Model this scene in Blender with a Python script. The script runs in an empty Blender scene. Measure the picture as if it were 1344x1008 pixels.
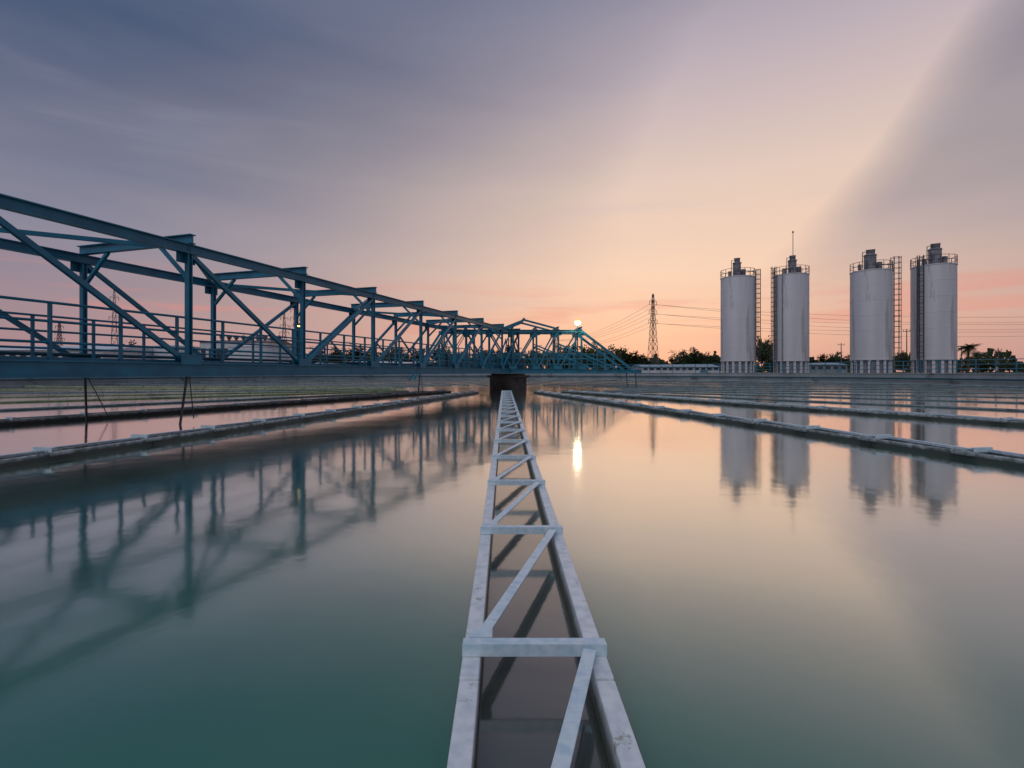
import bpy, bmesh, math, random
from mathutils import Vector, Matrix
random.seed(7)
scene=bpy.context.scene
scene.view_settings.view_transform='Standard'
try: scene.view_settings.look='None'
except Exception: pass
scene.view_settings.exposure=0
COL=scene.collection
def lin(r,g,b):
    f=lambda c:(c/255/12.92) if c/255<=.04045 else ((c/255+.055)/1.055)**2.4
    return (f(r),f(g),f(b),1)

# ---------------------------------------------------------------- materials
def new_mat(name):
    m=bpy.data.materials.new(name); m.use_nodes=True
    nt=m.node_tree; return m,nt,nt.nodes['Principled BSDF']
def noise_mat(name,c1,c2,scale=3,rough=.6,metal=0,detail=6,lo=.35,hi=.65,bump=.0,c3=None,s3=1.2,t3=.62,stretch=(1,1,1),wet=None,wz=(.03,.10),c4=None,s4=3,t4=.68):
    m,nt,p=new_mat(name); N=nt.nodes; L=nt.links
    tc=N.new('ShaderNodeTexCoord'); mp=N.new('ShaderNodeMapping'); mp.inputs['Scale'].default_value=stretch
    L.new(tc.outputs['Object'],mp.inputs[0])
    n=N.new('ShaderNodeTexNoise'); n.inputs['Scale'].default_value=scale; n.inputs['Detail'].default_value=detail
    L.new(mp.outputs[0],n.inputs[0])
    r=N.new('ShaderNodeValToRGB'); r.color_ramp.elements[0].position=lo; r.color_ramp.elements[1].position=hi
    r.color_ramp.elements[0].color=c1; r.color_ramp.elements[1].color=c2
    L.new(n.outputs[0],r.inputs[0]); out=r.outputs[0]
    for cc,s_,t_ in ((c3,s3,t3),(c4,s4,t4)):
        if not cc: continue
        n2=N.new('ShaderNodeTexNoise'); n2.inputs['Scale'].default_value=s_; n2.inputs['Detail'].default_value=9
        n2.inputs['Roughness'].default_value=.7
        L.new(mp.outputs[0],n2.inputs[0])
        r2=N.new('ShaderNodeValToRGB'); r2.color_ramp.elements[0].position=t_; r2.color_ramp.elements[1].position=t_+.06
        L.new(n2.outputs[0],r2.inputs[0])
        mx=N.new('ShaderNodeMix'); mx.data_type='RGBA'
        L.new(r2.outputs[0],mx.inputs[0]); L.new(out,mx.inputs[6]); mx.inputs[7].default_value=cc; out=mx.outputs[2]
    if wet: # water-line staining by height, edge broken up with noise
        sx=N.new('ShaderNodeSeparateXYZ'); L.new(tc.outputs['Object'],sx.inputs[0])
        ns=N.new('ShaderNodeTexNoise'); ns.inputs['Scale'].default_value=9; L.new(tc.outputs['Object'],ns.inputs[0])
        ma=N.new('ShaderNodeMath'); ma.operation='MULTIPLY_ADD'; L.new(ns.outputs[0],ma.inputs[0]); ma.inputs[1].default_value=.05; L.new(sx.outputs[2],ma.inputs[2])
        mr=N.new('ShaderNodeMapRange'); L.new(ma.outputs[0],mr.inputs[0]); mr.inputs[1].default_value=wz[0]+.025; mr.inputs[2].default_value=wz[1]+.025; mr.inputs[3].default_value=1; mr.inputs[4].default_value=0
        mx=N.new('ShaderNodeMix'); mx.data_type='RGBA'; L.new(mr.outputs[0],mx.inputs[0]); L.new(out,mx.inputs[6]); mx.inputs[7].default_value=wet; out=mx.outputs[2]
    L.new(out,p.inputs['Base Color']); p.inputs['Roughness'].default_value=rough; p.inputs['Metallic'].default_value=metal
    if bump:
        b=N.new('ShaderNodeBump'); b.inputs['Strength'].default_value=bump; b.inputs['Distance'].default_value=.02
        L.new(n.outputs[0],b.inputs['Height']); L.new(b.outputs[0],p.inputs['Normal'])
    return m
TEAL=noise_mat('teal_paint',(.008,.14,.225,1),(.015,.205,.31,1),2.5,.42,c3=(.02,.06,.08,1),s3=4,t3=.65)
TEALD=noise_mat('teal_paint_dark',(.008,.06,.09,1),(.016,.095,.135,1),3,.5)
GALV=noise_mat('galvanised_painted_steel',(.66,.72,.74,1),(.86,.88,.88,1),20,.5,0,9,.36,.60,.25,c3=(.42,.40,.35,1),s3=14,t3=.61,wet=(.13,.14,.11,1),wz=(.05,.105),c4=(.22,.13,.07,1),s4=7,t4=.70)
GALV2=noise_mat('brace_steel',(.52,.69,.78,1),(.74,.84,.88,1),28,.42,0,9,.38,.62,.08,c3=(.80,.84,.85,1),s3=12,t3=.60,c4=(.35,.30,.25,1),s4=9,t4=.72)
LAUND=noise_mat('weathered_trough',(.34,.40,.41,1),(.62,.67,.68,1),9,.6,0,8,.36,.62,.1,c3=(.15,.16,.13,1),s3=5,t3=.56,wet=(.06,.075,.065,1),wz=(.05,.11))
LAUNF=noise_mat('grey_trough_paint',(.20,.27,.30,1),(.38,.46,.49,1),1.4,.6,0,6,c3=(.12,.15,.15,1),s3=1,t3=.57,wet=(.06,.09,.09,1),wz=(.01,.05))
LAUNY=noise_mat('lamp_tinted_trough_paint',(.34,.39,.22,1),(.54,.58,.36,1),1.0,.6,0,3,c3=(.14,.17,.10,1),s3=.8,t3=.55,wet=(.12,.14,.06,1),wz=(.01,.05))  # yellow-green lamp glow on the left troughs, put into the paint colour
CONC=noise_mat('concrete',(.24,.27,.28,1),(.34,.37,.385,1),.5,.85,bump=.1,c3=(.16,.175,.18,1),s3=.8,t3=.56)
CONCB=noise_mat('stained_concrete',(.055,.05,.045,1),(.12,.105,.095,1),2,.85,bump=.3)
GRASS=noise_mat('rough_grass',(.03,.05,.02,1),(.09,.09,.05,1),.3,.95,detail=10)
SILO=noise_mat('silo_paint',(.62,.62,.65,1),(.74,.74,.76,1),.8,.5,0,8,.3,.7,0,c3=(.50,.50,.52,1),s3=1.2,t3=.56,stretch=(1,1,.10))
STEELD=noise_mat('dark_steel',(.05,.05,.06,1),(.11,.11,.12,1),4,.6)
STEELM=noise_mat('grey_steel_equipment',(.13,.13,.15,1),(.32,.32,.34,1),2,.6)
WHITE=noise_mat('white_cladding',(.62,.65,.69,1),(.78,.80,.82,1),.5,.6)
BLUER=noise_mat('blue_roof',(.08,.22,.33,1),(.14,.32,.42,1),.6,.5)
GLASS=noise_mat('window_glass',(.02,.03,.04,1),(.05,.06,.08,1),2,.1)
LEAF=noise_mat('leaves',(.018,.035,.012,1),(.06,.09,.03,1),.9,.8,detail=3)
BARK=noise_mat('bark',(.05,.035,.025,1),(.1,.08,.06,1),4,.9)
CABLE=noise_mat('cable',(.16,.15,.16,1),(.21,.20,.21,1),1,.6)
PYL=noise_mat('pylon_steel',(.10,.09,.10,1),(.16,.14,.15,1),1,.6)
def emis(name,c,s):
    m=bpy.data.materials.new(name); m.use_nodes=True; nt=m.node_tree; nt.nodes.clear()
    e=nt.nodes.new('ShaderNodeEmission'); o=nt.nodes.new('ShaderNodeOutputMaterial')
    e.inputs[0].default_value=c; e.inputs[1].default_value=s; nt.links.new(e.outputs[0],o.inputs[0]); return m
BULB=emis('lit_bulb',(1,.74,.48,1),60)
GLOW=emis('warm_lit_shade',(1,.50,.20,1),1.3)
BULBY=emis('lit_bulb_yellow',(1,.8,.25,1),3)

def water_mat(name,body,body2,rough,curve,bumpstr,sc,tint=(.98,.98,.95,1)):
    m=bpy.data.materials.new(name); m.use_nodes=True; nt=m.node_tree; N=nt.nodes; L=nt.links; N.clear()
    o=N.new('ShaderNodeOutputMaterial'); mix=N.new('ShaderNodeMixShader')
    d=N.new('ShaderNodeBsdfDiffuse'); g=N.new('ShaderNodeBsdfGlossy')
    g.inputs['Color'].default_value=tint
    lw=N.new('ShaderNodeLayerWeight'); fc=N.new('ShaderNodeFloatCurve')
    cu=fc.mapping.curves[0]
    cu.points[0].location=curve[0]; cu.points[1].location=curve[-1]
    for p in curve[1:-1]: cu.points.new(*p)
    fc.mapping.update()
    L.new(lw.outputs['Facing'],fc.inputs['Value']); L.new(fc.outputs[0],mix.inputs[0])
    tc=N.new('ShaderNodeTexCoord')
    n=N.new('ShaderNodeTexNoise'); n.inputs['Scale'].default_value=.12; n.inputs['Detail'].default_value=3
    L.new(tc.outputs['Object'],n.inputs[0])
    r=N.new('ShaderNodeValToRGB'); r.color_ramp.elements[0].position=.35; r.color_ramp.elements[1].position=.65
    r.color_ramp.elements[0].color=body; r.color_ramp.elements[1].color=body2
    L.new(n.outputs[0],r.inputs[0]); L.new(r.outputs[0],d.inputs[0])
    # patches of breeze-roughened and still water
    n3=N.new('ShaderNodeTexNoise'); n3.inputs['Scale'].default_value=.35; n3.inputs['Detail'].default_value=4; L.new(tc.outputs['Object'],n3.inputs[0])
    mr=N.new('ShaderNodeMapRange'); L.new(n3.outputs[0],mr.inputs[0]); mr.inputs[1].default_value=.35; mr.inputs[2].default_value=.65; mr.inputs[3].default_value=rough*.8; mr.inputs[4].default_value=rough*1.2
    L.new(mr.outputs[0],g.inputs['Roughness'])
    n2=N.new('ShaderNodeTexNoise'); n2.inputs['Scale'].default_value=sc; n2.inputs['Detail'].default_value=4
    n2.inputs['Roughness'].default_value=.5
    L.new(tc.outputs['Object'],n2.inputs[0])
    b=N.new('ShaderNodeBump'); b.inputs['Strength'].default_value=bumpstr; b.inputs['Distance'].default_value=.05
    L.new(n2.outputs[0],b.inputs['Height']); L.new(b.outputs[0],g.inputs['Normal'])
    L.new(d.outputs[0],mix.inputs[1]); L.new(g.outputs[0],mix.inputs[2]); L.new(mix.outputs[0],o.inputs[0])
    return m
WCURVE=[(0,.03),(.38,.09),(.56,.28),(.70,.62),(.82,.85),(.92,.95),(1,1)]
WATER=water_mat('basin_water',(.036,.175,.120,1),(.052,.21,.148,1),.095,WCURVE,.055,1.5)
TWATER=water_mat('trough_water',(.045,.052,.042,1),(.07,.078,.062,1),.10,[(0,.06),(.38,.15),(.56,.27),(.7,.42),(.85,.6),(1,1)],.05,3)

# ---------------------------------------------------------------- mesh helpers
def rect(w,h): return [(-w/2,-h/2),(w/2,-h/2),(w/2,h/2),(-w/2,h/2)]
def iprof(w,h,t):
    a=w/2;b=h/2;c=t/2
    return [(-a,-b),(a,-b),(a,-b+t),(c,-b+t),(c,b-t),(a,b-t),(a,b),(-a,b),(-a,b-t),(-c,b-t),(-c,-b+t),(-a,-b+t)]
def lprof(w,h,t):
    return [(-w/2,h/2),(-w/2,-h/2),(-w/2+t,-h/2),(-w/2+t,h/2-t),(w/2,h/2-t),(w/2,h/2)]
def ngon(r,n): return [(r*math.cos(2*math.pi*i/n),r*math.sin(2*math.pi*i/n)) for i in range(n)]
def prism(bm,p0,p1,prof,prof2=None):
    p0=Vector(p0);p1=Vector(p1); d=(p1-p0).normalized()
    up=Vector((0,0,1)) if abs(d.z)<.95 else Vector((0,1,0))
    side=d.cross(up).normalized(); u=side.cross(d).normalized()
    prof2=prof2 or prof
    a=[bm.verts.new(p0+side*x+u*y) for x,y in prof]
    b=[bm.verts.new(p1+side*x+u*y) for x,y in prof2]
    n=len(a)
    for i in range(n): bm.faces.new((a[i],a[(i+1)%n],b[(i+1)%n],b[i]))
    bm.faces.new(a[::-1]); bm.faces.new(b)
def box(bm,lo,hi):
    x0,y0,z0=lo;x1,y1,z1=hi
    v=[bm.verts.new(p) for p in [(x0,y0,z0),(x1,y0,z0),(x1,y1,z0),(x0,y1,z0),(x0,y0,z1),(x1,y0,z1),(x1,y1,z1),(x0,y1,z1)]]
    for f in [(0,3,2,1),(4,5,6,7),(0,1,5,4),(1,2,6,5),(2,3,7,6),(3,0,4,7)]: bm.faces.new([v[i] for i in f])
def revolve(bm,prof,n=32,closed=False,c=(0,0),smooth=False):
    rings=[]
    for r,z in prof:
        if r<1e-5: rings.append([bm.verts.new((c[0],c[1],z))])
        else: rings.append([bm.verts.new((c[0]+r*math.cos(2*math.pi*i/n),c[1]+r*math.sin(2*math.pi*i/n),z)) for i in range(n)])
    pairs=list(zip(rings,rings[1:]))
    if closed: pairs.append((rings[-1],rings[0]))
    for a,b in pairs:
        for i in range(n):
            j=(i+1)%n
            if len(a)==1 and len(b)==1: continue
            if len(a)==1: f=bm.faces.new((a[0],b[j],b[i]))
            elif len(b)==1: f=bm.faces.new((a[i],a[j],b[0]))
            else: f=bm.faces.new((a[i],a[j],b[j],b[i]))
            f.smooth=smooth
def mk(name,bm,mat,parent=None,loc=(0,0,0),rot=0,bevel=0,recalc=True):
    if recalc: bmesh.ops.recalc_face_normals(bm,faces=bm.faces)
    me=bpy.data.meshes.new(name); bm.to_mesh(me); bm.free()
    if mat: me.materials.append(mat)
    o=bpy.data.objects.new(name,me); COL.objects.link(o); o.location=loc; o.rotation_euler=(0,0,rot)
    if parent: o.parent=parent
    if bevel:
        b=o.modifiers.new('b','BEVEL'); b.width=bevel; b.segments=2; b.limit_method='ANGLE'
    return o
def dup(o,parent=None,loc=None,rot=None):
    c=o.copy(); COL.objects.link(c)
    if parent is not None: c.parent=parent
    if loc is not None: c.location=loc
    if rot is not None: c.rotation_euler=(0,0,rot)
    return c
def empty(name,loc,rot=0,label='',cat='',group=None):
    o=bpy.data.objects.new(name,None); COL.objects.link(o); o.location=loc; o.rotation_euler=(0,0,rot); o.empty_display_size=.5
    tag(o,label,cat,group); return o
def tag(o,label,cat,group=None):
    o['label']=label;o['category']=cat
    if group:o['group']=group
def beam(name,p0,p1,prof,mat,parent,bevel=0):
    bm=bmesh.new(); prism(bm,p0,p1,prof); return mk(name,bm,mat,parent,bevel=bevel)
def dup_thing(root,kids,loc,rot,label=None):
    r=root.copy(); COL.objects.link(r); r.location=loc; r.rotation_euler=(0,0,rot)
    if label: r['label']=label
    for k in kids:
        c=k.copy(); c.parent=r; COL.objects.link(c)
    return r

# ---------------------------------------------------------------- basin
CX,CY=0.106,34.5; RT=37.0; GZ=.86
bm=bmesh.new(); revolve(bm,[(RT+.1,0),(20,0),(8,0),(0,0)],128,c=(CX,CY))
w=mk('water',bm,WATER); w['kind']='structure'
bm=bmesh.new(); revolve(bm,[(RT,-1.5),(RT,.93),(RT-.06,.93),(RT-.06,1.0),(RT+.42,1.0),(RT+.42,-1.5)],160,closed=True,c=(CX,CY))
t=mk('basin_wall',bm,CONC); tag(t,'low grey concrete ring wall around the settling basin','wall')
bm=bmesh.new(); revolve(bm,[(RT-.9,-.4),(RT-.9,.09),(RT-.82,.09),(RT-.82,-.4)],160,closed=True,c=(CX,CY))
t=mk('collection_channel',bm,LAUNF); tag(t,'weathered grey ring channel along the basin wall','channel')
bm=bmesh.new()
for i in range(180):
    a=2*math.pi*i/180; b=2*math.pi*(i+1)/180; R_=RT-.16
    prism(bm,(CX+R_*math.cos(a),CY+R_*math.sin(a),.52),(CX+R_*math.cos(b),CY+R_*math.sin(b),.52),ngon(.07,6))
t=mk('service_pipe',bm,TEALD); tag(t,'dark teal service pipe running along the basin wall','pipe')
bm=bmesh.new(); revolve(bm,[(RT+.41,GZ+.004),(RT+4,GZ+.004)],128,c=(CX,CY)); 
t=mk('path',bm,CONC); t['kind']='structure'
bm=bmesh.new(); revolve(bm,[(RT+.40,GZ),(60,GZ),(120,GZ),(400,GZ),(1500,GZ),(5000,GZ)],96,c=(CX,CY))
t=mk('ground',bm,GRASS); t['kind']='structure'
for nme in ('ground','path','water'):
    me=bpy.data.objects[nme].data
    bm=bmesh.new(); bm.from_mesh(me)
    for f in bm.faces:
        if f.normal.z<0: f.normal_flip()
    bm.to_mesh(me); bm.free()

# ---------------------------------------------------------------- launders (radial troughs)
R0,R1=7.6,36.1
STA=[34.5-1.795-1.352*k for k in range(-2,19)]
def build_launder(mode,mat,matb,HW=.25,TH=.064,gap=.005,ZT=.12):
    root=empty('water_trough',(CX,CY,0),0,'','water trough')
    bm=bmesh.new()
    js=[R0]+([10.2,15.9,21.5,27.2,32.83] if mode!='far' else [])+[R1]
    for sx in (-1,1):
        for i in range(len(js)-1):
            a,b=js[i]+gap,js[i+1]-gap; off=random.uniform(-.004,.004) if mode=='near' else 0
            x0,x1=sx*(HW-TH)+off,sx*HW+off
            box(bm,(min(x0,x1),a,-.3),(max(x0,x1),b,ZT+random.uniform(-.002,.002)))
    box(bm,(-HW+TH-.01,R0,-.32),(HW-TH+.01,R1,-.301))
    mk('channel_wall',bm,mat,root,bevel=.006 if mode!='far' else 0)
    bm=bmesh.new(); vs=[bm.verts.new(p) for p in [(-HW+TH-.002,R0,.010),(HW-TH+.002,R0,.010),(HW-TH+.002,R1,.010),(-HW+TH-.002,R1,.010)]]; bm.faces.new(vs)
    mk('channel_water',bm,TWATER,root)
    hd=HW-.06; bh=.044 if mode=='near' else .06
    def cb(bm,r):
        box(bm,(-HW-.004,r-.006,ZT+.001),(HW+.004,r,ZT+bh))
        box(bm,(-HW-.003,r-.046,ZT+bh-.008),(HW+.003,r-.0065,ZT+bh-.001))
    def db(bm,ra,rb):
        prism(bm,(hd,ra-.075,ZT+.022),(-hd,rb+.02,ZT+.022),lprof(.044,.032,.007))
        box(bm,(hd-.04,ra-.11,ZT+.0385),(hd+.045,ra-.052,ZT+.0430))
    if mode!='far':
        bm=bmesh.new(); cb(bm,0); c0=mk('cross_brace',bm,matb,root,(0,STA[0],0))
        bm=bmesh.new(); db(bm,0,-1.352); d0=mk('diagonal_brace',bm,matb,root,(0,STA[0],0))
        bk=None
        if mode=='side':
            bm=bmesh.new(); box(bm,(-HW-.035,-.26,ZT-.045),(-HW-.003,.02,ZT+.010)); bk=mk('bracket',bm,mat,root,(0,STA[0],0))
            bm=bmesh.new(); box(bm,(HW+.003,-.26,ZT-.045),(HW+.035,.02,ZT+.010)); bk2=mk('bracket',bm,mat,root,(0,STA[0],0))
        for i,r in enumerate(STA[1:]):
            dup(c0,root,(0,r,0))
            if i<len(STA)-2: dup(d0,root,(0,r,0))
            if bk: dup(bk,root,(0,r,0)); dup(bk2,root,(0,r,0))
    return root
def kids(o): return [c for c in bpy.data.objects if c.parent==o]
G='radial water troughs of the settling basin'
main=build_launder('near',GALV,GALV2); main.rotation_euler=(0,0,math.pi)
main['label']='pale galvanised water trough with diagonal braces, rust-spotted rims'; main['group']=G
side=build_launder('side',LAUND,GALV2,.145,.035,ZT=.10)
side['label']='weathered grey water trough with braces resting in still water'; side['group']=G
side.rotation_euler=(0,0,math.pi+math.radians(12))
ks=kids(side)
for a in (-12,24,-24): dup_thing(side,ks,(CX,CY,0),math.pi+math.radians(a))
far=build_launder('far',LAUNF,LAUNF,.11,.035,0,ZT=.055); far['group']=G
far['label']='plain grey water trough lying in still water'
far.rotation_euler=(0,0,math.pi+math.radians(36)); ks=kids(far)
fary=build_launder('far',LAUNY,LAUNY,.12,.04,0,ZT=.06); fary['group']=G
fary['label']='grey water trough with painted-on yellow-green lamp glow lying in still water'
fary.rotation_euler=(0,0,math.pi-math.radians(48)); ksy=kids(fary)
for k in range(-14,16):
    if abs(k)<=2 or k in (3,-4): continue
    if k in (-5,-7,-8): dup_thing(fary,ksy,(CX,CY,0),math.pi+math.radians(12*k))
    else: dup_thing(far,ks,(CX,CY,0),math.pi+math.radians(12*k))

# ---------------------------------------------------------------- truss bridge
EYE=1.12
def truss(root,stations,xs,zt,diag_dir,topx=True,chord=.20,counter=-99):
    s0,s1=min(stations),max(stations)
    zb0,zb1=1.02,1.31
    for x in xs:
        beam('bottom_chord',(x,s0,(zb0+zb1)/2),(x,s1,(zb0+zb1)/2),iprof(.16,.29,.025),TEAL,root)
        beam('top_chord',(x,s0,zt-chord/2),(x,s1,zt-chord/2),iprof(.15,chord,.022),TEAL,root)
        for i,s in enumerate(stations):
            beam('post',(x,s,zb1),(x,s,zt-chord),iprof(.10,.11,.02),TEAL,root)
        for i in range(len(stations)-1):
            a,b=stations[i],stations[i+1]
            up=diag_dir(a,b)
            z0,z1=(zb1+.03,zt-chord-.03) if up else (zt-chord-.03,zb1+.03)
            beam('diagonal',(x,a+.07,z0),(x,b-.07,z1),rect(.085,.09),TEAL,root)
            if a>counter:
                m_=(a+b)/2; zm=(zb1+zt-chord)/2
                beam('sub_diagonal',(x+.01,m_,zm),(x+.01,b-.07,z0),rect(.05,.05),TEAL,root)
                beam('sub_post',(x,m_,zb1),(x,m_,zm-.05),rect(.05,.05),TEAL,root)
        for s in stations:
            for lo,hi in (((x-.088,s-.22,zt-chord-.20),(x-.078,s+.22,zt-chord+.05)),((x+.082,s-.25,zb1-.04),(x+.092,s+.25,zb1+.17)),((x-.092,s-.25,zb1-.04),(x-.082,s+.25,zb1+.17))):
                bm=bmesh.new(); box(bm,lo,hi); mk('gusset_plate',bm,TEAL,root)
    xa,xb=min(xs),max(xs)
    for s in stations:
        beam('cross_beam',(xa-.12,s,zt+.105),(xb+.12,s,zt+.105),iprof(.14,.20,.02),TEAL,root)
        beam('floor_beam',(xa+.08,s,1.13),(xb-.08,s,1.13),iprof(.12,.16,.02),TEALD,root)
    if topx:
        for i in range(len(stations)-1):
            a,b=stations[i],stations[i+1]
            p,q=(xa,xb) if i%2 else (xb,xa)
            beam('wind_brace',(p,a,zt-.10),(q,b,zt-.10),rect(.08,.08),TEAL,root)
            beam('knee_brace',(xb,a,zt-.75),(xb-.8,a,zt-.0),rect(.07,.07),TEAL,root)
            beam('knee_brace',(xa,a,zt-.75),(xa+.8,a,zt-.0),rect(.07,.07),TEAL,root)
def deck(root,s0,s1,xa,xb):
    bm=bmesh.new(); box(bm,(xa,s0,1.215),(xb,s1,1.255)); mk('deck',bm,TEALD,root)
    for x in (xa+.03,xb-.03):
        bm=bmesh.new()
        for z in (1.62,1.98,2.30):
            prism(bm,(x,s0,z),(x,s1,z),ngon(.026,6))
        box(bm,(x-.004,s0,1.256),(x+.004,s1,1.37))
        n=int((s1-s0)/1.18)
        for i in range(n+1):
            s=s0+(s1-s0)*i/n
            prism(bm,(x,s,1.256),(x,s,2.278),rect(.05,.05))
        mk('handrail',bm,TEAL,root)
th=-math.atan(.3244)
br=empty('truss_bridge',(0,31.5,0),th,'teal steel truss bridge with railed walkway over the basin','bridge')
ST=[-4.0-3.54*k for k in range(-2,10)]; ST.sort()
truss(br,ST,(0,-3.2),EYE+2.70,lambda a,b:a>-18.3,counter=-15)
deck(br,ST[0],ST[-1],-2.9,-.3)
def rake(s,x,dx):
    bm=bmesh.new(); prism(bm,(x,s,1.02),(x+dx,s-.1,-.8),rect(.035,.035))
    prism(bm,(x+.05,s+.02,1.02),(x+dx+.12,s+.25,.1),rect(.015,.015))
    mk('rake_arm',bm,STEELD,br)
rake(-4-3.54*5,-.05,-.22); rake(-4-3.54*2,-.05,-.1)
rake(-4-3.54*5,-3.15,.25)
bm=bmesh.new(); revolve(bm,[(0,1.26),(.3,1.26),(.3,1.6),(.22,1.66),(.22,2.0),(.15,2.1),(0,2.1)],20,c=(-1.6,1.2)); mk('drive_motor',bm,TEALD,br)
bm=bmesh.new(); prism(bm,(-3.05,ST[0],1.5),(-3.05,ST[-1],1.5),ngon(.04,8)); mk('cable_pipe',bm,TEALD,br)

ca=empty('cross_arm',(0.2,33.6,0),-math.pi/2+.05,'short teal truss arm with sloping end over the pier','bridge arm')
S2=[-4.2,-2.7,-1.2,.3,1.8,3.2,4.7]
ZA=EYE+2.68
truss(ca,S2,(1.0,-1.0),ZA,lambda a,b:a>.2,chord=.15)
for x in (1.0,-1.0):
    beam('raking_leg',(x,4.7,ZA-.08),(x,8.3,1.02),rect(.12,.15),TEAL,ca)
    beam('raking_leg',(x,3.2,ZA-.9),(x,7.0,1.32),rect(.08,.1),TEAL,ca)
    beam('raking_leg',(x,1.8,ZA-1.0),(x,5.4,1.32),rect(.07,.09),TEAL,ca)
    beam('raking_leg',(x,-4.2,ZA-.08),(x,-6.2,.6),rect(.12,.14),TEAL,ca)
    beam('bottom_chord',(x,4.7,1.14),(x,8.6,1.14),iprof(.14,.22,.02),TEAL,ca)
    beam('post',(x,6.2,1.25),(x,6.2,2.6),rect(.08,.08),TEAL,ca)
    bm=bmesh.new()
    for z in (1.6,1.95,2.25): prism(bm,(x,-3.4,z),(x,6.8,z),ngon(.024,6))
    for i in range(9): prism(bm,(x,-3.4+i*1.27,1.25),(x,-3.4+i*1.27,2.25),rect(.045,.045))
    mk('handrail',bm,TEAL,ca)
for s in (6.1,7.1,8.3): beam('floor_beam',(-.94,s,1.1),(.94,s,1.1),rect(.1,.1),TEAL,ca)
for x in (1,-1): beam('rake_arm',(x,8.2,1.03),(x,8.3,-.5),rect(.06,.06),STEELD,ca)
for x in (-1,1):
    beam('ridge_strut',(x,-.3,ZA+.1),(x,1.0,ZA+.62),rect(.10,.12),TEAL,ca); beam('ridge_strut',(x,3.0,ZA+.1),(x,1.0,ZA+.62),rect(.10,.12),TEAL,ca)
beam('ridge_beam',(-1.1,1.0,ZA+.68),(1.1,1.0,ZA+.68),rect(.12,.12),TEAL,ca)
# hub housing over the pier, with hipped top and service hatch band
bm=bmesh.new(); revolve(bm,[(0,1.27),(.85,1.27),(.85,1.9),(.9,1.92),(.9,2.0),(.6,2.35),(.25,2.4),(.25,2.75),(0,2.78)],12,c=(0,.2)); mk('hub_housing',bm,TEALD,ca)
for a in range(6):
    c,s_=math.cos(a*math.pi/3+.3),math.sin(a*math.pi/3+.3)
    beam('hub_strut',(c*.9,.2+s_*.9,1.3),(c*.3,.2+s_*.3,3.3),rect(.07,.07),TEAL,ca)

bm=bmesh.new(); revolve(bm,[(0,-1),(1.25,-1),(1.25,.74),(1.45,.76),(1.45,.88),(1.15,.89),(1.15,.99),(0,.99)],40)
p=mk('bridge_pier',bm,CONCB,loc=(.25,34.6,0)); tag(p,'round brown concrete pier carrying the truss bridge','bridge pier')

# ---------------------------------------------------------------- lamps
def lamp(name,loc,h,bulb,r,power,col,label,shade=None):
    root=empty(name,loc,0,label,'lamp',)
    bm=bmesh.new(); prism(bm,(0,0,0),(0,0,h),ngon(.045,8),ngon(.03,8)); box(bm,(-.1,-.1,0),(.1,.1,.02)); mk('pole',bm,TEALD,root)
    bm=bmesh.new(); revolve(bm,[(.05,h+.02+2*r),(r*1.5,h+.02+r*1.0),(r*1.55,h+r*.85),(.03,h+r*1.9)],18,closed=True); mk('lamp_shade',bm,shade or STEELD,root)
    bm=bmesh.new(); bmesh.ops.create_uvsphere(bm,u_segments=16,v_segments=10,radius=r,matrix=Matrix.Translation((0,0,h+r*.8))); 
    mk('bulb',bm,bulb,root)
    if power:
        ld=bpy.data.lights.new(name+'_light','POINT'); ld.energy=power; ld.color=col; ld.shadow_soft_size=r*.6
        lo=bpy.data.objects.new('lamp_light',ld); COL.objects.link(lo); lo.parent=root; lo.location=(0,-r*1.8,h+r*.5)
lamp('lamp_post',(4.6,32.2,1.2),2.90,BULB,.185,6,(1,.75,.5),'lit warm lamp on a slim pole on the truss arm',GLOW)
lamp('lamp_post',(-6.1,15.2,1.25),1.2,BULBY,.045,0,(1,.85,.3),'small lit yellow lamp on the bridge walkway')

# ---------------------------------------------------------------- rim railing
def rail_arc(a0,a1,name='railing'):
    bm=bmesh.new(); R=RT+.25; n=int((a1-a0)/2.2)
    P=lambda a,z:(CX+R*math.sin(math.radians(a)),CY-R*math.cos(math.radians(a)),z)
    for i in range(n):
        a=a0+(a1-a0)*i/n; b=a0+(a1-a0)*(i+1)/n
        prism(bm,P(a,1.0),P(a,2.05),rect(.06,.06))
        for z in (1.35,1.7,2.05): prism(bm,P(a,z),P(b,z),ngon(.028,5))
    o=mk(name,bm,TEAL); tag(o,'teal tubular steel railing on the basin wall','railing')
rail_arc(92,163); rail_arc(200,262)

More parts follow.
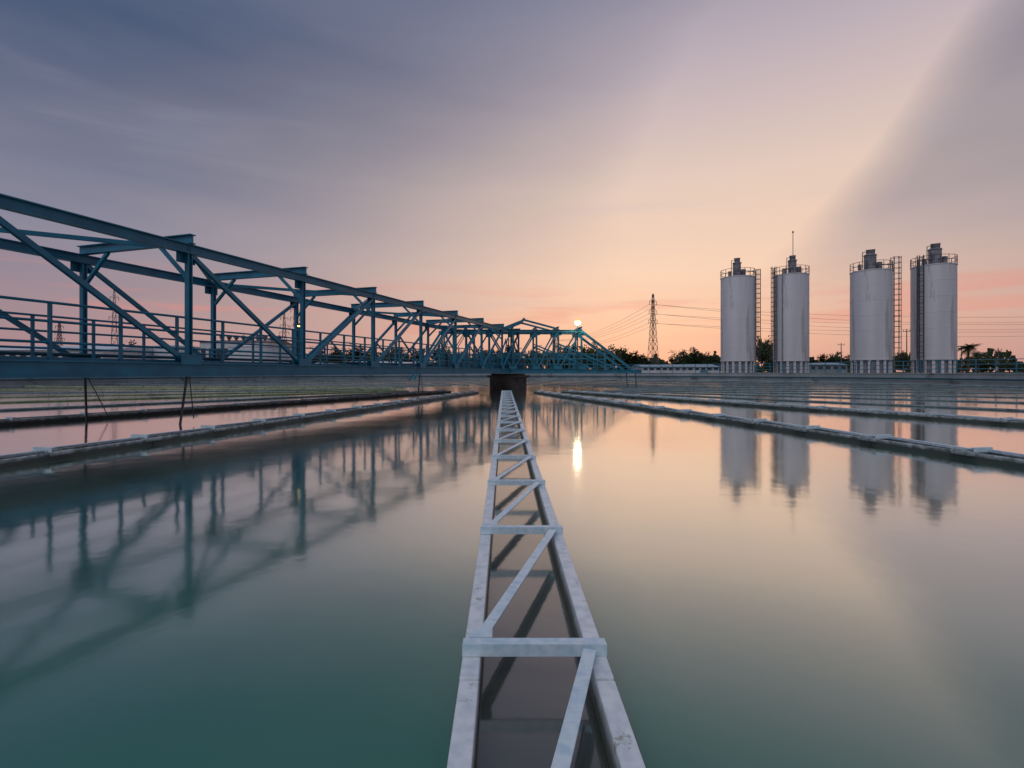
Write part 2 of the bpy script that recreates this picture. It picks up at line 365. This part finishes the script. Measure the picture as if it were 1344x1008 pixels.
# ---------------------------------------------------------------- silos
def silo(px,Y,top_px,ladder,antenna,label,wide=False,bulk=1.0,pipe=None):
    X=(px-662)/672*Y; H=(488-top_px)/672*Y+EYE-GZ; R=2.33
    root=empty('silo',(X,Y,GZ),0,label,'silo','storage silos')
    zb=1.75
    bm=bmesh.new(); revolve(bm,[(0,zb),(R,zb),(R,zb+.01),(R+.03,zb+.02),(R+.03,zb+.18),(R,zb+.19)]+[q for i in range(1,6) for q in ((R,zb+(H-zb)*i/6-.04),(R+.018,zb+(H-zb)*i/6-.02),(R+.018,zb+(H-zb)*i/6+.02),(R,zb+(H-zb)*i/6+.04))]+[(R,H-.12),(R+.05,H-.1),(R+.05,H)],48)
    mk('body',bm,SILO,root)
    bm=bmesh.new(); revolve(bm,[(R+.05,H),(R*.5,H+.28),(0,H+.42)],48); mk('roof',bm,STEELM,root)
    bm=bmesh.new(); revolve(bm,[(R-.3,zb-.01),(R-.3,0),(R-.38,0),(R-.38,zb-.02)],40,closed=True); mk('skirt',bm,STEELM,root)
    for i in range(16):
        a=math.pi/8*i+.1; c,s_=math.cos(a),math.sin(a); r_=R-.13
        bm=bmesh.new(); tx,ty=-s_*.16,c*.16
        prism(bm,(r_*c-tx,r_*s_-ty,zb/2),(r_*c+tx,r_*s_+ty,zb/2),rect(.16,zb-.004)); mk('leg',bm,SILO,root)
    bm=bmesh.new()
    for z in (.55,1.1):
        for i in range(24):
            a=2*math.pi*i/24;b=2*math.pi*(i+1)/24
            prism(bm,(R*math.cos(a),R*math.sin(a),H+z),(R*math.cos(b),R*math.sin(b),H+z),rect(.05,.05))
    for i in range(16):
        a=2*math.pi*i/16; prism(bm,(R*math.cos(a),R*math.sin(a),H),(R*math.cos(a),R*math.sin(a),H+1.1),rect(.05,.05))
    mk('roof_railing',bm,STEELD,root)
    fx=.2 if ladder>0 else -.1; k=bulk
    bm=bmesh.new(); revolve(bm,[(0,H+.2),(.55*k,H+.2),(.55*k,H+2.1),(.62*k,H+2.14),(.52*k,H+2.3),(.0,H+2.35)],18,c=(fx,0)); 
    prism(bm,(fx+.95*k,0,H+.3),(fx+.95*k,0,H+1.3),rect(.5,.5)); prism(bm,(fx-1.0*k,.2,H+.3),(fx-1.0*k,.2,H+1.0),ngon(.22,8))
    prism(bm,(fx+.05,0,H+2.2),(fx-.02,-.1,H+2.95),ngon(.38*k,12),ngon(.42*k,12)); prism(bm,(fx-.6,0,H+1.9),(fx+.75,0,H+2.35),rect(.08,.08))
    prism(bm,(fx-.75*k,.1,H+.3),(fx-.75*k,.1,H+2.6),rect(.07,.07)); prism(bm,(fx-.75*k,.1,H+2.6),(fx,.1,H+2.7),rect(.07,.07))
    mk('dust_filter',bm,STEELM,root)
    if pipe is not None:
        a=math.radians(pipe); c,s_=math.cos(a),math.sin(a)
        bm=bmesh.new(); prism(bm,((R+.12)*c,(R+.12)*s_,.3),((R+.12)*c,(R+.12)*s_,H+.7),ngon(.07,8)); prism(bm,((R+.12)*c,(R+.12)*s_,H+.7),(fx+.5*c,.5*s_,H+1.0),ngon(.07,8)); mk('fill_pipe',bm,STEELM,root)
    if antenna:
        bm=bmesh.new(); prism(bm,(fx+.1,0,H+2.9),(fx+.1,0,H+6.4),ngon(.05,6)); bmesh.ops.create_icosphere(bm,subdivisions=1,radius=.16,matrix=Matrix.Translation((fx+.1,0,H+6.4))); mk('antenna',bm,STEELD,root)
    ang=math.radians(ladder); ca_,sa_=math.cos(ang),math.sin(ang)
    T=lambda r,t,z:(ca_*r-sa_*t,sa_*r+ca_*t,z)
    bm=bmesh.new(); top=H+ (1.9 if wide else 1.2); rr=R+.18; dw=.26 if not wide else .4; dep=.65 if not wide else .95
    for t in (-dw,dw): prism(bm,T(rr,t,.2),T(rr,t,top),rect(.06,.06))
    z=.4
    while z<top: prism(bm,T(rr,-dw,z),T(rr,dw,z),rect(.04,.04)); z+=.45
    z=2.0; hoop=[(-dw,0),(-dw-.1,dep*.5),(-dw*.5,dep),(dw*.5,dep),(dw+.1,dep*.5),(dw,0)]
    while z<top:
        for (t0,r0),(t1,r1) in zip(hoop,hoop[1:]): prism(bm,T(rr+r0,t0,z),T(rr+r1,t1,z),rect(.05,.05))
        z+=.7
    for t,r in hoop[1:-1]: prism(bm,T(rr+r,t,2.0),T(rr+r,t,top),rect(.045,.045))
    mk('caged_ladder',bm,STEELD,root)
silo(968,76,365,-10,False,'white cylindrical silo with caged ladder and roof filter',pipe=-40)
silo(1038,75,362,190,True,'white cylindrical silo with tall antenna on its roof',pipe=215)
silo(1143,68,357,-12,False,'white cylindrical silo with wide ladder tower beside it',True,1.25,pipe=-30)
silo(1225,66,350,203,False,'white cylindrical silo with caged ladder down its face',False,1.25,pipe=192)

# ---------------------------------------------------------------- buildings
def building(x0,x1,Y,zt,depth,wall,roofm,label,name='warehouse',nwin=10,gable=.8,vents=0):
    X0=(x0-662)/672*Y;X1=(x1-662)/672*Y; H=(488-zt)/672*Y+EYE-GZ
    root=empty(name,((X0+X1)/2,Y,GZ),0,label,'building'); w=(X1-X0)/2
    bm=bmesh.new(); box(bm,(-w,0,0),(w,depth,H-gable)); 
    mk('wall',bm,wall,root)
    bm=bmesh.new()
    v=[bm.verts.new(p) for p in [(-w-.3,-.4,H-gable+.002),(w+.3,-.4,H-gable+.002),(w+.3,depth/2,H),(-w-.3,depth/2,H),(w+.3,depth+.4,H-gable+.002),(-w-.3,depth+.4,H-gable+.002)]]
    bm.faces.new((v[0],v[1],v[2],v[3]));bm.faces.new((v[3],v[2],v[4],v[5]));bm.faces.new((v[0],v[3],v[5]));bm.faces.new((v[1],v[4],v[2])); bm.faces.new((v[0],v[5],v[4],v[1]))
    mk('roof',bm,roofm,root)
    hh=H-gable
    for i in range(nwin):
        cx=-w+(2*w)*(i+.5)/nwin; ww=2*w/nwin*.3
        bm=bmesh.new(); box(bm,(cx-ww,-.03,hh*.45),(cx+ww,.02,hh*.8)); mk('window',bm,GLASS,root)
    bm=bmesh.new(); box(bm,(w*.5,-.05,.0),(w*.5+min(2.5,w*.2),.03,hh*.42)); mk('door',bm,BLUER,root)
    for i in range(vents):
        cx=-w+(2*w)*(i+.5)/vents
        bm=bmesh.new(); revolve(bm,[(0,H-.1),(.5,H-.1),(.5,H+.5),(.9,H+.8),(.9,H+1.5),(.4,H+1.9),(0,H+2)],12,c=(cx,depth/2)); mk('roof_ventilator',bm,PYL,root)
building(843,944,95,478,8,WHITE,BLUER,'long low white building with blue roof',nwin=12,gable=.5,name='low_building')
building(-60,135,110,450,25,WHITE,WHITE,'large pale warehouse with shallow roof',nwin=14,gable=1.6)
building(262,352,190,444,25,WHITE,PYL,'pale factory hall with a row of roof ventilators',nwin=9,gable=1.5,vents=9,name='factory_hall')
building(1062,1112,120,476,8,CONC,BLUER,'small concrete building with blue roof beside silos',nwin=5,gable=.5,name='low_building')
building(415,560,130,474,10,CONC,WHITE,'low grey building beyond the basin',nwin=12,gable=.6,name='low_building')
def tank(px0,px1,Y,zt,label):
    X=((px0+px1)/2-662)/672*Y; R=(px1-px0)/2/672*Y*.9; H=(488-zt)/672*Y+EYE-GZ
    root=empty('storage_tank',(X,Y,GZ),0,label,'tank')
    bm=bmesh.new(); revolve(bm,[(R,0),(R,H),(R+.1,H+.02),(R+.1,H+.15),(R,H+.16)],40); mk('tank_shell',bm,WHITE,root)
    bm=bmesh.new(); revolve(bm,[(R,H+.16),(R*.5,H+.5),(0,H+.7)],40); mk('tank_roof',bm,WHITE,root)
tank(300,385,105,457,'white squat storage tank beyond the basin')
tank(200,262,130,456,'white squat storage tank beside a warehouse')

# ---------------------------------------------------------------- pylons and cables
def pylon(px,Y,top_px,bw_px,rot,label,arms=3):
    X=(px-662)/672*Y; H=(488-top_px)/672*Y+EYE-GZ; b=bw_px/672*Y/2
    root=empty('pylon',(X,Y,GZ),rot,label,'pylon','lattice power pylons')
    bm=bmesh.new(); r=.10*Y/250*1.0
    wz=lambda t: b*(1-t)**1.2*.85+b*.15 if t<1 else b*.12
    n=11; zs=[H*(1-(1-i/n)**1.15) for i in range(n+1)]
    C=[(-1,-1),(1,-1),(1,1),(-1,1)]
    for i in range(n):
        w0,w1=wz(zs[i]/H),wz(zs[i+1]/H)
        for j in range(4):
            c,d=C[j],C[(j+1)%4]
            prism(bm,(c[0]*w0,c[1]*w0,zs[i]),(c[0]*w1,c[1]*w1,zs[i+1]),rect(r*1.6,r*1.6))
            prism(bm,(c[0]*w0,c[1]*w0,zs[i]),(d[0]*w1,d[1]*w1,zs[i+1]),rect(r,r))
            prism(bm,(d[0]*w0,d[1]*w0,zs[i]),(c[0]*w1,c[1]*w1,zs[i+1]),rect(r,r))
            prism(bm,(c[0]*w1,c[1]*w1,zs[i+1]),(d[0]*w1,d[1]*w1,zs[i+1]),rect(r,r))
    mk('lattice_tower',bm,PYL,root)
    for k in range(arms):
        z=H*(.66+.12*k); aw=b*(1.1-.1*k)
        bm=bmesh.new()
        for s in (-1,1):
            prism(bm,(0,-.3,z),(s*aw,0,z+.3),rect(r,r));prism(bm,(0,.3,z),(s*aw,0,z+.3),rect(r,r));prism(bm,(0,0,z+1.6),(s*aw,0,z+.3),rect(r,r))
            prism(bm,(s*aw,0,z+.3),(s*aw,0,z-1.6),ngon(r*1.2,6))
        mk('crossarm',bm,PYL,root)
    return root,X,Y,H,b
LBL='tall steel lattice power pylon above the tree line'
P1=pylon(857,250,386,12,.35,LBL)
PR=pylon(1650,250,390,12,.35,LBL)
PL=pylon(728,420,432,8,.6,LBL,2)
pylon(387,300,398,11,.4,LBL); pylon(373,420,410,10,.3,LBL); pylon(150,330,380,10,.6,LBL); pylon(78,420,422,10,.2,LBL)
def cable(p,q,sag,r=.05):
    bm=bmesh.new(); n=20; pts=[]
    for i in range(n+1):
        t=i/n; a=Vector(p).lerp(Vector(q),t); a.z-=sag*4*t*(1-t); pts.append(a)
    for a,b in zip(pts,pts[1:]): prism(bm,a,b,rect(r*2,r*2))
    o=mk('power_cable',bm,CABLE); tag(o,'thin dark power cable strung between lattice pylons','cable','overhead power cables')
for k in range(3):
    for s in (-1,1):
        b=P1[4]; z=P1[3]*(.66+.12*k)-1.3+GZ; aw=b*(1.1-.1*k)*s
        zr=PR[3]*(.66+.12*k)-1.3+GZ
        cable((P1[1]+aw*math.cos(.35),P1[2]+aw*math.sin(.35),z),(PR[1]+aw,PR[2]+aw+14*s,zr+s*.6),5+1.0*k+.8*s)
        zl=PL[3]*(.66+.12*min(k,1))-1.3+GZ
        cable((P1[1]+aw*math.cos(.35),P1[2]+aw*math.sin(.35),z),(PL[1]+aw,PL[2],zl),5,.04)
for px,Y,tp in ((1190,140,432),(1262,150,455),(1104,150,450),(1310,140,457)):
    X=(px-662)/672*Y; H=(488-tp)/672*Y+EYE-GZ
    bm=bmesh.new(); prism(bm,(0,0,0),(0,0,H),ngon(.16,8),ngon(.1,8)); prism(bm,(-1,0,H-.6),(1,0,H-.6),rect(.12,.12))
    for x in (-.9,0,.9): prism(bm,(x,0,H-.54),(x,0,H-.2),ngon(.07,6))
    o=mk('utility_pole',bm,PYL,loc=(X,Y,GZ)); tag(o,'thin utility pole with a crossarm behind the silos','utility pole','utility poles')

# ---------------------------------------------------------------- trees
def tree_mesh(H,W,seed,n=80):
    rnd=random.Random(seed)
    tb=bmesh.new(); th_=H*.30
    prism(tb,(0,0,0),(rnd.uniform(-.2,.2),0,th_),ngon(.035*H,8),ngon(.02*H,8))
    for i in range(7):
        a=rnd.uniform(0,6.28); z=th_*rnd.uniform(.7,1)
        prism(tb,(0,0,z),(math.cos(a)*W*.34,math.sin(a)*W*.34,z+H*rnd.uniform(.15,.35)),ngon(.014*H,5),ngon(.005*H,5))
    prism(tb,(0,0,th_*.9),(0,0,H*.8),ngon(.018*H,6),ngon(.006*H,6))
    cb=bmesh.new()
    for c in range(n):
        while True:
            p=Vector((rnd.uniform(-1,1),rnd.uniform(-1,1),rnd.uniform(-1,1)))
            if .2<p.length<1: break
        wob=1+.25*math.sin(p.x*5+seed)+.2*math.sin(p.z*7+seed*2)
        ctr=Vector((p.x*W*.48*wob,p.y*W*.48*wob,H*.57+p.z*H*.38*wob)); cr=H*rnd.uniform(.08,.14)
        for l in range(26):
            q=Vector((rnd.gauss(0,.55),rnd.gauss(0,.55),rnd.gauss(0,.45)))*cr+ctr
            s=H*rnd.uniform(.02,.038); u=Vector((rnd.uniform(-1,1),rnd.uniform(-1,1),rnd.uniform(-1,1))).normalized(); v=u.orthogonal().normalized()
            vs=[cb.verts.new(q+u*s*1.4),cb.verts.new(q+v*s),cb.verts.new(q-u*s*1.4),cb.verts.new(q-v*s)]
            cb.faces.new(vs)
    return tb,cb
variants=[]
def place_tree(px,Y,top_px,wpx,seed):
    X=(px-662)/672*Y; H=(488-top_px)/672*Y+EYE-GZ
    k=seed%5
    if len(variants)<=k:
        tb,cb=tree_mesh(8,9 if k%2 else 7.5,k*3+1)
        a=mk('trunk',tb,BARK); b=mk('crown',cb,LEAF,recalc=False)
        variants.append((a.data,b.data)); bpy.data.objects.remove(a);bpy.data.objects.remove(b)
    k=k%len(variants)
    root=empty('tree',(X,Y,GZ),seed*1.7,'leafy dark green tree on flat ground beyond the basin','tree','trees along the skyline')
    s=H/8; sw=(wpx/672*Y)/8.5; root.scale=(sw,sw,s)
    for nme,d in zip(('trunk','crown'),variants[k]):
        o=bpy.data.objects.new(nme,d); COL.objects.link(o); o.parent=root
T=[(702,130,458,30),(722,140,460,30),(742,135,455,30),(762,140,456,32),(782,130,451,34),(803,140,458,32),(828,150,460,28),(815,160,458,30),
 (893,150,463,30),(910,140,459,32),(930,150,466,26),(1000,110,441,26),(1012,130,452,24),(1078,150,467,28),(1098,160,464,26),(1120,160,465,26),
 (1185,140,460,14),(1290,130,474,20),(1325,140,474,24),(148,160,455,40),(172,150,453,36),(195,155,456,34),(225,170,460,30),(420,150,458,30),(440,150,458,30),(465,160,454,34),(490,150,460,30),(520,160,456,32),(548,150,460,30),(580,160,454,32),(610,150,460,30),(635,155,457,28),(650,150,460,28),(675,160,457,28),(400,160,462,28),(845,170,468,24)]
for i,(a,b,c,d) in enumerate(T): place_tree(a,b,c,d,i)
def palm(px,Y,top_px,seed):
    rnd=random.Random(seed); X=(px-662)/672*Y; H=(488-top_px)/672*Y+EYE-GZ-1
    root=empty('palm_tree',(X,Y,GZ),0,'palm tree with drooping fronds beyond the basin','palm tree')
    bm=bmesh.new(); prism(bm,(0,0,0),(.2,0,H*.5),ngon(.22,8),ngon(.16,8)); prism(bm,(.2,0,H*.5),(.1,0,H),ngon(.16,8),ngon(.13,8)); mk('trunk',bm,BARK,root)
    bm=bmesh.new()
    for i in range(34):
        a=i*2.4; el=rnd.uniform(-.5,1.2); L=rnd.uniform(1.5,2.4); prev=None
        for j in range(9):
            t=j/8; rr=L*t; p=Vector((.1+math.cos(a)*rr*math.cos(el*(1-t*.6)),math.sin(a)*rr*math.cos(el*(1-t*.6)),H+math.sin(el)*rr-1.2*t*t))
            if prev is not None:
                sd=Vector((-math.sin(a),math.cos(a),0))
                for s in (-1,1):
                    ln=.6*math.sin(math.pi*min(1,t*.8+.15))
                    for f in (0,.5):
                        o=prev.lerp(p,f)
                        v=[bm.verts.new(o),bm.verts.new(o+(p-prev)*.45),bm.verts.new(o+sd*s*ln+Vector((0,0,-ln*.5))+(p-prev)*.5)]
                        bm.faces.new(v)
            prev=p
    mk('crown',bm,LEAF,root,recalc=False)
palm(1270,95,450,3); palm(1283,105,460,4)
bm=bmesh.new(); rnd=random.Random(5)
for i in range(12000):
    az=rnd.uniform(-62,62); Rr=rnd.uniform(300,360)
    hmax=6.2+2.4*math.sin(az*.9)+1.7*math.sin(az*2.3+1)+1.2*math.sin(az*5.1)
    z=GZ+rnd.uniform(0,1)**.8*max(1.5,hmax); x=Rr*math.sin(math.radians(az)); y=Rr*math.cos(math.radians(az))
    s=rnd.uniform(.5,1.2); u=Vector((rnd.uniform(-1,1),rnd.uniform(-.3,.3),rnd.uniform(-1,1))).normalized(); v=Vector((-u.z,.2,u.x)).normalized()
    q=Vector((x,y,z)); bm.faces.new([bm.verts.new(q+u*s*1.3),bm.verts.new(q+v*s),bm.verts.new(q-u*s*1.3),bm.verts.new(q-v*s)])
o=mk('distant_wood',bm,LEAF,recalc=False); o['kind']='stuff'; tag(o,'far-off low dark green wood along the horizon','wood')

# ---------------------------------------------------------------- sky
W=bpy.data.worlds.new('World'); scene.world=W; W.use_nodes=True
nt=W.node_tree; N=nt.nodes; L=nt.links; N.clear()
out=N.new('ShaderNodeOutputWorld'); bg=N.new('ShaderNodeBackground'); L.new(bg.outputs[0],out.inputs[0])
tc=N.new('ShaderNodeTexCoord'); nm=N.new('ShaderNodeVectorMath'); nm.operation='NORMALIZE'; L.new(tc.outputs['Generated'],nm.inputs[0])
sp=N.new('ShaderNodeSeparateXYZ'); L.new(nm.outputs[0],sp.inputs[0]); x,y,z=sp.outputs
def M(op,a,b=None,c=None,clamp=False):
    n=N.new('ShaderNodeMath'); n.operation=op; n.use_clamp=clamp
    for i,v in enumerate((a,b,c)):
        if v is None: continue
        if isinstance(v,(int,float)): n.inputs[i].default_value=v
        else: L.new(v,n.inputs[i])
    return n.outputs[0]
def SS(v,a,b,lo=0,hi=1):
    n=N.new('ShaderNodeMapRange'); n.interpolation_type='SMOOTHSTEP'; L.new(v,n.inputs[0])
    n.inputs[1].default_value=a;n.inputs[2].default_value=b;n.inputs[3].default_value=lo;n.inputs[4].default_value=hi; return n.outputs[0]
def ramp(v,stops):
    r=N.new('ShaderNodeValToRGB'); e=r.color_ramp.elements
    while len(e)<len(stops): e.new(.5)
    for i,(p,c) in enumerate(stops): e[i].position=p; e[i].color=lin(*c)
    L.new(v,r.inputs[0]); return r.outputs[0]
def mixc(f,a,b):
    m=N.new('ShaderNodeMix'); m.data_type='RGBA'
    if isinstance(f,(int,float)): m.inputs[0].default_value=f
    else: L.new(f,m.inputs[0])
    for i,v in ((6,a),(7,b)):
        if isinstance(v,tuple): m.inputs[i].default_value=v
        else: L.new(v,m.inputs[i])
    return m.outputs[2]
def noise(sx,sy,sz,scale,detail=5,dist=0,rot=(0,0,0)):
    mp=N.new('ShaderNodeMapping'); mp.inputs['Scale'].default_value=(sx,sy,sz); mp.inputs['Rotation'].default_value=rot; L.new(nm.outputs[0],mp.inputs[0])
    n=N.new('ShaderNodeTexNoise'); n.inputs['Scale'].default_value=scale;n.inputs['Detail'].default_value=detail;n.inputs['Distortion'].default_value=dist
    L.new(mp.outputs[0],n.inputs[0]); return n.outputs[0]
zc=M('MAXIMUM',z,0.0)
base=ramp(zc,[(0,(166,130,136)),(.08,(152,130,142)),(.22,(126,128,150)),(.48,(72,88,118)),(1,(105,122,150))])
glow=ramp(zc,[(0,(222,160,144)),(.07,(241,187,158)),(.18,(243,206,180)),(.33,(227,201,186)),(.48,(194,178,184)),(.65,(138,138,162))])
n1=noise(1,1,3.5,1.3,4,.3)
nf=noise(1.0,1.0,5.0,2.0,6,.3,(0,.65,0))
dx=M('DIVIDE',M('SUBTRACT',M('SUBTRACT',x,.2),M('MULTIPLY',z,.6)),.60)
g=M('EXPONENT',M('MULTIPLY',M('MULTIPLY',dx,dx),-1.0))
g=M('MULTIPLY',g,SS(y,-.1,.45))
s=M('ADD',M('ADD',M('MULTIPLY',x,-.759),M('MULTIPLY',y,.303)),M('MULTIPLY',z,.576))
s=M('ADD',s,M('MULTIPLY',M('SUBTRACT',n1,.5),.045))
beamf=M('MULTIPLY',M('MULTIPLY',SS(s,-.02,.07),SS(s,.08,.42,1,0)),SS(zc,.15,.4,0,.4))
dark=M('MULTIPLY',SS(s,-.07,.05,1,0),SS(zc,.06,.30,0,.55))
g=M('MULTIPLY',g,M('SUBTRACT',1.0,dark))
g=M('ADD',g,M('ADD',beamf,M('ADD',M('MULTIPLY',M('SUBTRACT',n1,.5),.18),M('MULTIPLY',M('SUBTRACT',nf,.5),.24))),clamp=True)
col=mixc(g,base,glow)
n2=noise(1,1,11,3.2,7,.4)
cl=M('MULTIPLY',SS(n2,.50,.66),M('MULTIPLY',SS(zc,.05,.09),SS(zc,.12,.19,1,0)))
col=mixc(M('MULTIPLY',cl,.36),col,lin(228,138,126))
n3=noise(1,1,6,2.2,7,.6)
col=mixc(M('MULTIPLY',SS(n3,.5,.78),.16),col,lin(178,174,190))
sky=N.new('ShaderNodeTexSky'); sky.sky_type='NISHITA'; sky.sun_disc=False; sky.sun_elevation=math.radians(4); sky.sun_rotation=math.radians(16)
sc=N.new('ShaderNodeVectorMath'); sc.operation='SCALE'; L.new(sky.outputs[0],sc.inputs[0]); sc.inputs['Scale'].default_value=.004
ad=N.new('ShaderNodeVectorMath'); ad.operation='ADD'; L.new(col,ad.inputs[0]); L.new(sc.outputs[0],ad.inputs[1])
L.new(ad.outputs[0],bg.inputs[0]); bg.inputs[1].default_value=1.0

sd=bpy.data.lights.new('sky_fill','SUN'); sd.energy=.7; sd.angle=math.radians(40); sd.color=(.97,.97,1)  # added soft fill from behind the camera, standing in for skylight
so=bpy.data.objects.new('sky_fill',sd); COL.objects.link(so); so.rotation_euler=Vector((.3,.6,-.75)).to_track_quat('-Z','Y').to_euler()

# ---------------------------------------------------------------- camera
cd=bpy.data.cameras.new('camera'); cd.lens=18; cd.sensor_width=36; cd.clip_end=8000; cd.clip_start=.05
cd.shift_x=.0074; cd.shift_y=-.012
co=bpy.data.objects.new('camera',cd); COL.objects.link(co); co.location=(0,0,EYE); co.rotation_euler=(math.pi/2,0,0)
scene.camera=co
